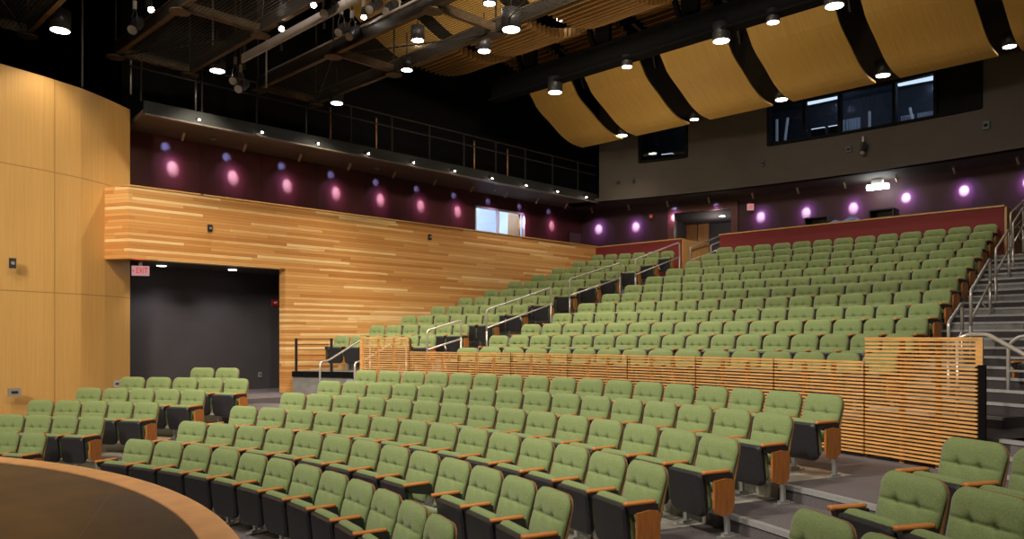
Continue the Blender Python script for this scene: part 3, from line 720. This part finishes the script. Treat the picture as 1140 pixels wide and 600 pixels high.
for i,(x0,x1) in enumerate(colsX):
    curved(x0,x1,16.9,19.4,'curved mustard yellow ceiling panel before the booth wall, %s'%cn[i],'yellow panels nearest the booth')
    slats(x0,x1,12.35,16.8,'wavy baffle of brown wood slats beyond the black beam, %s'%cn[i],'slatted baffles in the middle')
    if i<6:
        curved(x0,x1,9.7,12.15,'curved yellow ceiling panel seen above the grid, %s'%cn[i],'yellow panels above the grid')
        slats(x0,x1,7.0,9.55,'slatted wood baffle high above the grid, %s'%cn[i],'slatted baffles above the grid')
# black steel above
bm_=MB();bm_.box((-6.6,15,8.06),(19,.34,.06)).box((-6.6,15,8.3),(19,.08,.5)).box((-6.6,15,7.85),(19,.34,.06))
bm_=MB().box((-6.3,15,8.1),(18.6,.1,.5)).box((-6.3,15,8.34),(18.6,.34,.05)).box((-6.3,15,7.86),(18.6,.34,.05))
b=empty('roof_beam',(-6.6,15,8.1),0,'long black steel beam crossing before the yellow ceiling panels','beam')
it=[('girder',bm_,BLACK)]
for x in(-14.15,-11.72,-9.3,-6.7,-4.2): it+=[('hanger',MB().box((x,15,9.3),(.42,.12,2.1)),BLACK),('strut',MB().bar((x-.55,14.9,9.55),(x-.2,14.9,8.3),.1,.1),BLACK)]
kids(b,it)
for i,x in enumerate((-14.15,-11.72,-9.3,-6.7,-4.2)):
    mb=MB().bar((x,6,10.3),(x,19.9,10.3),.12,.12).bar((x,16.2,9.3),(x,19.9,8.4),.1,.1).bar((x,19.2,7.75),(x,19.9,7.75),.1,.1)
    y=16.5
    while y<19: mb.bar((x,y,10.3),(x,y+.7,8.4),.05,.05).bar((x,y+.7,8.4),(x,y+1.4,10.3),.05,.05);y+=1.4
    thing('roof_truss',mb,STEELB,'black roof truss in the gap between yellow ceiling panels, %s'%cn[i],'truss','roof trusses in the gaps')
# ------------------------------------------------------------ technical grid
GZ=6.74;gx=[-16,-13,-10,-7,-4];gy=[2.35,3.85,5.33,6.76,8.26,9.7]
gl=empty('technical_grid',(-10,6,GZ),0,'dark steel wire-mesh technical grid hung over the stage with bronze beams','ceiling grid')
it=[]
for y in gy:
    it.append(('grid_beam',MB().box((-9,y,GZ+.02),(14,.085,.03)).box((-9,y,GZ+.26),(14,.06,.025)),BROWNST))
    it.append(('beam_web',MB().box((-9,y,GZ+.14),(14,.02,.22)),STEELB))
for x in gx:
    for y0,y1 in((2.35,3.85),(5.33,6.76),(8.26,9.7)):
        it.append(('cross_beam',MB().box((x,(y0+y1)/2,GZ+.03),(.075,y1-y0,.03)).box((x,(y0+y1)/2,GZ+.11),(.02,y1-y0,.15)),BROWNST))
    for y in gy: it.append(('node_plate',MB().lathe([(.17,0),(.17,.03)],(x,y,GZ-.035),12),BROWNST))
mesh=MB()
for y0,y1 in((2.35,3.85),(5.33,6.76),(8.26,9.7)):
    yy=y0+.05
    while yy<y1: mesh.box((-9.5,yy,GZ+.05),(13,.006,.006));yy+=.065
    xx=-16
    while xx<-3: mesh.box((xx,(y0+y1)/2,GZ+.056),(.005,y1-y0,.005));xx+=.065
o=mesh.build('wire_mesh',STEELB,gl,kind='stuff');o.matrix_parent_inverse=Matrix.Translation(gl.location).inverted()
for i in range(4):
    for j in (0,2,4):
        if (i+j//2)%2: it.append(('tie_rod',MB().tube([(gx[i],gy[j],GZ),(gx[i+1],gy[j+1],GZ)],.012,5),STEELB))
        else: it.append(('tie_rod',MB().tube([(gx[i+1],gy[j],GZ),(gx[i],gy[j+1],GZ)],.012,5),STEELB))
for x in gx:
    for y in gy: it.append(('hanger_rod',MB().tube([(x,y,GZ),(x+.05,y,11.3)],.018,5),STEELB))
for y in(6.85,8.35): it.append(('edge_channel',MB().box((-9.5,y,GZ+.30),(12.5,.02,.16)),GALV if y>8 else STEELB))
kids(gl,it)
cw=empty('catwalk_rail',(-11.5,7.45,7.0),0,'pale grey channel running along the catwalk above the grid','catwalk')
it=[('channel',MB().box((-11.4,7.45,7.0),(7.4,.04,.17)),mat('pale_channel',(.42,.37,.36),.5,noise=.12,scale=3))]
for x in(-15.1,-13.6,-12.1,-10.6,-9.1): it.append(('post',MB().bar((x,7.5,6.8),(x,7.5,7.9),.04,.04),STEELB))
for z in(7.4,7.85): it.append(('rail',MB().tube([(-15.1,7.5,z),(-7.7,7.5,z)],.02,6),STEELB))
kids(cw,it)
# lighting pipes above grid
for i,(y,z) in enumerate(((4.6,7.6),(6.1,7.7),(9.0,7.6))):
    thing('lighting_pipe',MB().tube([(-15.8,y,z),(-4,y,z)],.025,8),STEELB,'dark horizontal lighting pipe above the grid, '+['nearest the stage','middle one','nearest the seats'][i],'pipe')
for i,(x,y0,y1,d) in enumerate(((91.7,0,97,15.6),(145.7,67,105,15.8),(218,88,123,16.4),(296.5,38,98,16.5),(237,0,80,17),(445,0,20,14))):
    a=at_d(x,y1,d);c=at_d(x,y0,d);thing('drop_rod',MB().tube([a,c],.02,6),STEEL if i in(1,2) else GALV,'thin vertical steel rod hanging by the grid, '+['far left over the maple wall','short pale one left of centre','bright one above the left gallery end','long one below the pale channel','faint one beside it','one near the yellow panels'][i],'rod')
# stage lanterns
def lantern(p,aim,lab,on=False,s=1.):
    d=(Vector(aim)-p).normalized();M=Matrix.Translation(p)@d.to_track_quat('Z','Y').to_matrix().to_4x4()
    r=empty('stage_light',p,0,lab,'stage light','stage lights among the grid')
    it=[('body',MB().lathe([(.05*s,-.3*s),(.09*s,-.26*s),(.1*s,-.1*s),(.07*s,0),(.085*s,.12*s),(.085*s,.14*s)],M=M),BLACKP),
        ('lens',MB().lathe([(.075*s,.13*s),(.075*s,.143*s)],M=M),STAR if on else GALV),
        ('yoke',MB().tube([p+Vector((0,0,.3*s)),p+Vector((.1*s,0,.2*s)),p+Vector((.1*s,0,0))],.012*s,5).tube([p+Vector((0,0,.3*s)),p+Vector((-.1*s,0,.2*s)),p+Vector((-.1*s,0,0))],.012*s,5),STEELB),
        ('clamp',MB().box(p+Vector((0,0,.36*s)),(.05,.05,.14)),GALV)]
    if p.y<10: it.append(('drop_tube',MB().tube([p+Vector((0,0,.4)),Vector((p.x,p.y,11.4 if p.y<6.5 else 8.5))],.014,6),STEELB))
    kids(r,it);return r
SL=[(167,8,12.2,1,'blazing one at upper left'),(349,3,12.6,1,'blazing one at top centre-left'),(313,30,13.5,1,'small lit one left of the pale channel'),(268,97,15,0,'dim pair under the channel end'),
(392,38,14.2,0,'dark one in the cluster by the wood slats'),(380,34,14.4,0,'second dark one in the cluster by the wood slats'),(405,17,14.2,1,'small lit one in the cluster'),(415,8,13.6,0,'upper dark one of the cluster'),(150,30,13,0,'dark one below the blazing left light'),
(262,88,15.2,0,'higher one below the channel end'),(365,12,13,0,'dark one right of the top blazing light'),(433,10,14,0,'dark one before the yellow panel')]
for x,y,d,on,lab in SL:
    p=at_d(x,y,d);lantern(p,(-8,0,0) if not on else (-6+random.random(),4,0),'black stage light, '+lab,bool(on),1.0 if on!=1 else .6)
# downlight cans
LAMPS=[]
def spot(p,t,power,deg,blend,c,rad=.05):
    l=bpy.data.lights.new('spot','SPOT');l.energy=power;l.spot_size=R(deg);l.spot_blend=blend;l.color=c;l.shadow_soft_size=rad
    o=bpy.data.objects.new('lamp',l);o.location=p;d=Vector(t)-Vector(p);o.rotation_euler=d.to_track_quat('-Z','Y').to_euler();col.objects.link(o);return o
def can(p,rad,h,lab,power=0,deg=110,warm=(1,.86,.68)):
    r=empty('downlight',p,0,lab,'light','cylindrical ceiling downlights')
    MB().lathe([(rad,0),(rad,h),(rad*.5,h+.02)],n=16).build('housing',GALV if False else BLACKP,r)
    MB().lathe([(rad*.88,-.006),(rad*.88,.004)],n=16).build('lens',LENS,r)
    MB().tube([(0,0,h),(0,0,h+.5)],.012,5).build('stem',STEELB,r)
    if power: spot(p+Vector((0,0,-.04)),p+Vector((0,0,-3)),power,deg,.6,warm,.1)
PW=330
cans=[('z',67,34,6.62,.17,1,'big one over the maple wall at upper left'),('z',242,79,6.68,.16,1,'above the left end of the gallery'),('z',375,115,6.6,.15,1,'right of it, beneath the grid edge'),
('z',569,33,6.62,.17,1,'large bright one at the grid edge before the wood slats'),('z',539,57,7.1,.14,1,'lower left of the large bright one'),('z',465,45,6.9,.13,1,'against the yellow panel behind the mesh'),
('z',453,78,6.7,.12,0,'small one at a grid node'),('z',545,4,7.2,.12,0,'at the top edge over the yellow panel'),('z',633,2,7.6,.14,1,'at the top edge over the slats'),('Y',625,21.5,13.9,.13,0,'in the notch between two slatted baffles'),
('Y',618,103,15,.19,1,'under the black beam, left one'),('Y',698,74.5,15,.13,0,'under the black beam, second from left'),('Y',803,45.7,15,.19,1,'under the black beam, third from left'),('Y',860.7,25,15,.13,0,'under the black beam, small fourth'),('Y',929,6.7,15,.19,1,'under the black beam at the top edge'),
('Y',692.5,151,19.2,.17,1,'in the first gap below the yellow panels'),('Y',773,133,19.2,.13,1,'in the second gap below the yellow panels'),('Y',870,111,19.2,.17,1,'in the third gap below the yellow panels'),('Y',923,98,19.2,.12,0,'small one before the fourth yellow panel'),
('Y',983,84,19.2,.17,1,'in the gap right of the fourth yellow panel'),('Y',1124,52,19.2,.14,1,'at the far right past the fifth yellow panel')]
for kd,x,y,v,rad,on,lab in cans:
    p=at_z(x,y,v) if kd=='z' else at_Y(x,y,v);can(p,rad,rad*2,'cylindrical downlight '+lab,PW*(1 if kd=='z' else .75 if v==15 else .35) *(.3 if x==67 else 1) if on else 0)
for x,y,lab in((179.7,295.9,'left of two recessed in the exit alcove soffit'),(259,300.4,'right of two recessed in the exit alcove soffit')):
    p=at_z(x,y,SOF-.015);r_=empty('recessed_light',p,0,'round downlight, '+lab,'light','alcove downlights')
    MB().lathe([(.11,0),(.11,.02)],n=16).build('trim_ring',GALV,r_);MB().lathe([(.09,-.008),(.09,.004)],n=16).build('lens',LENS,r_)
    spot(p+Vector((0,0,-.05)),p+Vector((0,0,-2)),40,120,.7,(1,.95,.95),.06)
p=at_r(781+23,242-.5,29.0);r_=empty('recessed_light',Vector((p.x,p.y,5.41)),0,'small round downlight in the rear doorway ceiling','light')
MB().lathe([(.09,-.008),(.09,.004)],n=12).build('lens',LENS,r_);spot(Vector((p.x,p.y,5.36)),Vector((p.x,p.y,0)),60,130,.7,(1,.85,.7),.05)
# fascia edge lights on the gallery
for i in range(10):
    y=6.92+1.395*i;p=Vector((-15.9,y,5.81));r_=empty('edge_light',p,0,'tiny bright lamp on the gallery fascia, %s from the left'%ordn(i+1),'light','tiny lamps on the gallery fascia')
    MB().lathe([(.003,-.02),(.017,-.012),(.02,0),(.012,.018)],n=10).build('bulb',STAR,r_);MB().box((-.05,0,.02),(.06,.08,.05)).build('holder',BLACKP,r_)
# wall washers with pink and blue spots
PINK=(1,.16,.62);BLU=(.12,.2,1)
def fixture(p,wall,lab,pz=5.14,k=1.,c=(.85,.32,.75)):
    d=(wall-p);d.z=0;d.normalize();r_=empty('wall_washer',p,0,lab,'light','small spotlights under the soffit')
    MB().tube([Vector((0,0,.06)),Vector((0,0,-.02))],.012,6).build('stem',GALV,r_)
    MB().tube([Vector((0,0,-.0))-d*.05,d*.08+Vector((0,0,-.15))],.03,10).build('barrel',mat_br,r_)
    L=p+Vector((0,0,-.16))+d*.12;t=wall.copy();t.z=pz
    spot(L,t-Vector((0,0,.06)),k*260,24,1.,(.72,.80,1),.01);spot(L,t-Vector((0,0,.1)),k*34,46,1.,c,.01);spot(L,t-Vector((0,0,.2)),k*11,85,1.,c,.02)
mat_br=mat('pale_bronze',(.5,.4,.28),.35,metal=.5)
for i in range(11):
    y=5.57+1.397*i
    if i==0: continue
    fixture(Vector((-16.8,y,5.72)),Vector((WX,y+.05,5.2)),'small pale spotlight under the left soffit, %s from the left'%ordn(i),5.14 )
    b=Vector((-17.3,y-.1,5.62))
    spot(b+Vector((.14,0,-.02)),Vector((WX,y-.1,5.52)),18,40,1,(.25,.42,1),.01)
rx=[(658.7,232.7),(699.8,229.7),(743,224.7),(789,219.7),(837.8,214.9),(888,208),(940,201),(998,193),(1062,182.8),(1132.8,171.5)]
for i,(x,y) in enumerate(rx):
    p=at_r(x,y,26.95);a=ang(p);p.z=5.7;w=pol(CU,27.7,a,5.2)
    if i in(2,3):
        r_=None;fixture(p,w,'small pale spotlight over the rear doorway, %s'%('left' if i==2 else 'right'),5.3);spot(pol(CU,27.45,a,5.62),pol(CU,27.7,a,5.5),2.5,80,.9,(.3,.4,1),.01);continue
    fixture(p,w,'small pale spotlight under the rear soffit, %s'%(['far left corner one','left of the doorway','','','first right of the doorway','second right of the doorway','left of the white work light','right of the white work light','third from the right edge','near the right frame edge'][i]),5.14+.12*(i>6),2.2,(.62,.25,1))
# white work light
c=at_r(977,208,27.2);r_=empty('work_light',c,R(ang(c)+A0+90),'bright white box work light under the rear soffit','light')
MB().box((0,0,0),(.55,.16,.13)).build('lit_box',glow('white_box',(.95,1,1),22),r_);MB().box((0,0,.12),(.3,.12,.12)).build('bracket',WHITEP,r_)
spot(pol(CU,26.9,ang(c),5.3),pol(CU,24,ang(c),2.5),12,140,.8,(.9,1,1),.1)
# exit signs
def exit_sign(p,rz,w,h,lab,arrow):
    r=empty('exit_sign',p,rz,lab,'sign')
    MB().box((0,0,0),(w,.05,h)).build('sign_box',WHITEG,r)
    cu=bpy.data.curves.new('exit_text','FONT');cu.body='EXIT';cu.size=h*.85;cu.extrude=.002;cu.align_x='CENTER';cu.align_y='CENTER'
    t=bpy.data.objects.new('exit_lettering',cu);col.objects.link(t);dg=bpy.context.evaluated_depsgraph_get()
    me=bpy.data.meshes.new_from_object(t.evaluated_get(dg));bpy.data.objects.remove(t)
    me.materials.clear();me.materials.append(REDG);t=bpy.data.objects.new('lettering',me);col.objects.link(t);t.parent=r;t.location=(.03*w/.35,-.03,-.0);t.rotation_euler=(R(90),0,0);t.scale=(.78*w/(h*2.0),1.0,1)
    if arrow: MB().prism([(-w*.47,0),(-w*.39,h*.14),(-w*.39,-h*.14)],-.032,-.027,'y').build('arrow',REDG,r)
    MB().box((0,0,h/2+.04),(.06,.04,.09)).build('mount',BLACKP,r)
p=at_d(156.5,301.5,15.25);exit_sign(p,R(62),.31,.19,'red and white EXIT sign with left arrow under the timber header','x' )
spot(p+Vector((.15,-.1,.1)),p+Vector((0,.1,1)),1.5,120,1,(1,.02,.02),.03)
p=at_r(835.5,230.5,27.5);exit_sign(p,R(ang(p)+A0-60),.2,.2,'small red EXIT sign on the maroon wall beside the rear doorway',None)
# small wall devices
def dev(p,d,rz,m,name,lab,cat,face=None):
    r=empty(name,p,rz,lab,cat);MB().box((0,0,0),d).build('plate',m,r)
    MB().box((0,-d[1]*.6,0),(d[0]*.5,d[1]*.4,d[2]*.3)).build('face',face or GALV,r)
E90=R(90)
dev(at_X(233.7,254,-15.68),(.09,.05,.14),E90,BLACKP,'wall_box','small black box on the cedar wall above the exit alcove','wall box')
dev(at_X(478.5,264,-15.68),(.09,.05,.14),E90,BLACKP,'wall_box','small black box high on the cedar wall, middle','wall box')
dev(at_d(14,293,13.2),(.1,.05,.17),R(85),BLACKP,'wall_box','small black box on the maple wall at far left','wall box')
dev(at_d(16,436.5,13.2),(.19,.05,.13),R(85),GALV,'socket_plate','steel socket plate low on the maple wall, left','socket',BLACKP)
dev(at_d(131,427,15.2),(.13,.05,.13),R(60),GALV,'socket_plate','steel socket plate low on the maple wall behind the seats','socket',BLACKP)
dev(at_X(306,337,-17.38),(.15,.06,.15),E90,RED,'fire_alarm','red fire alarm on the dark alcove wall','alarm',WHITEP)
dev(at_X(289.5,417,-17.38),(.08,.03,.12),E90,GALV,'wall_socket','grey socket plate low on the dark alcove wall','socket',BLACKP)
p=at_r(725,241,27.6);dev(p,(.13,.06,.16),R(ang(p)+A0-90),RED,'fire_alarm','red fire alarm on the maroon wall left of the doorway','alarm',WHITEP)
for x,y,w,h,lab in((705.5,201.5,.07,.13,'left of the small booth window'),(849,182,.09,.16,'left below the booth window band'),(945,166.5,.14,.15,'below the booth band centre'),(1098,139.5,.15,.2,'right of the booth band'),(688,203,.12,.08,'near the left edge of the taupe wall')):
    p=at_r(x,y,26.06);dev(p,(w,.05,h),R(ang(p)+A0-90),BLACKP,'wall_box','small dark box on the taupe wall, '+lab,'wall box',BLACK)
p=at_r(961,167,25.9);lantern(p,p+Vector((0,-1,-1.2)),'small camera-like lamp on a bracket below the booth windows',False,.8)
for x,y,X in((237.5,152,-16.8),(420,185,-16.8),(549.5,210.5,-16.8)):
    p=at_X(x,y,X);p.z=5.742;thing('sprinkler_head',MB().lathe([(.02,-.06),(.06,-.05),(.05,0)],p,10),GALV,'small sprinkler head under the left soffit, %s'%{237.5:'left',420:'middle',549.5:'right'}[x],'sprinkler')
thing('vent_grille',MB().box(at_X(640.5,267,-17.4),(.06,.55,.45)).box(at_X(640.5,267,-17.36),(.03,.35,.35)),mat('mauve_metal',(.12,.07,.1),.5),'small pale framed grille on the maroon wall near the corner','grille')
# ------------------------------------------------------------ lights
def fill(p,t,e,deg=100,c=(1,.9,.76),rad=.6,bl=.8): spot(p,t,e,deg,bl,c,rad)  # added spot with no fixture of its own, only to brighten the hall
fill((-7,-2,9),(-8,12,0),3300,75)
fill((-2,-3,8.5),(-9,11,.5),1900,75)
fill((-12,-1,9),(-8,12,1.5),1700,70)
fill((0,2,8),(-4,9,0),1000,80)
fill((-6,1,8.5),(-1.5,6.2,0),900,60)
fill((-9,0,8),(-14,5,-.3),700,70)
fill((-6,-4,6),(-14.8,4,1.2),2700,55)
fill((-10,-4,8),(-8,1,0),500,90)
fill((-3,4,8.6),(-15.7,9,2.6),2500,60,(1,.84,.6))
fill((-5,7,8.8),(-15.7,16,2.8),3700,60,(1,.84,.6))
fill((-7,2,8),(-15.5,3.6,2.6),520,50,(1,.82,.55))
fill((-8,-3,7),(-15.5,2.6,2.2),800,45,(1,.82,.55),.15,.3)
fill((-12.5,17.8,4.2),(-12,18.2,9),60,150,(1,.8,.5),.3)
fill((-5,6,8.6),(-7.5,16.5,2.2),1900,62,(1,.9,.76),.4)
# uplight on the ceiling panels
for x,y in((-13,10),(-9,9.5),(-5,9)): fill((x,y,4.2),(x+.3,18.2,8.1),230,70,(1,.82,.5),.2)
for x,y in((-12,13.0),(-8,13)): fill((x,y-1,4.8),(x,12.5,9.6),150,120,(1,.8,.5),.2)
# added point lights without fixtures, brightening booth, doorway and window room
def pt(p,e,c,r=.1):
    l=bpy.data.lights.new('bulb','POINT');l.energy=e;l.color=c;l.shadow_soft_size=r;o=bpy.data.objects.new('lamp',l);o.location=p;col.objects.link(o)
pt((WX-1.5,17.6,5.9),190,(.75,.85,1));pt((WX-2.2,15.6,5.8),60,(.75,.85,1))
pt(pol(CU,29.2,58,5.0),22,(1,.85,.75),.1)
pt(pol(CU,27.0,43.8,7.9),16,(.65,.8,1));pt(pol(CU,27.2,48.2,7.8),8,(.65,.8,1))
pt(pol(CU,28.4,44.5,8.3),14,(.6,.75,1));pt(pol(CU,28.4,50,8.3),10,(.6,.75,1));pt(pol(CU,28.4,59,8.2),3,(.6,.75,1))
fill(pol(CU,25.0,62,5.4),pol(CU,26.1,62,6.6),14,110,(1,.85,.6),.1)
# ------------------------------------------------------------ world, camera
w=bpy.data.worlds.new('world');bpy.context.scene.world=w;w.use_nodes=True;w.node_tree.nodes['Background'].inputs[0].default_value=(.02,.018,.016,1)
cam=bpy.data.cameras.new('camera');cam.sensor_width=36;cam.lens=F/1140*36;cam.shift_y=75/1140;cam.clip_start=.05
co=bpy.data.objects.new('camera',cam);co.location=(0,0,CH);co.rotation_euler=(R(90),0,R(A0));col.objects.link(co)
bpy.context.scene.camera=co
sc=bpy.context.scene;sc.view_settings.view_transform='Standard';sc.view_settings.look='None';sc.view_settings.exposure=0
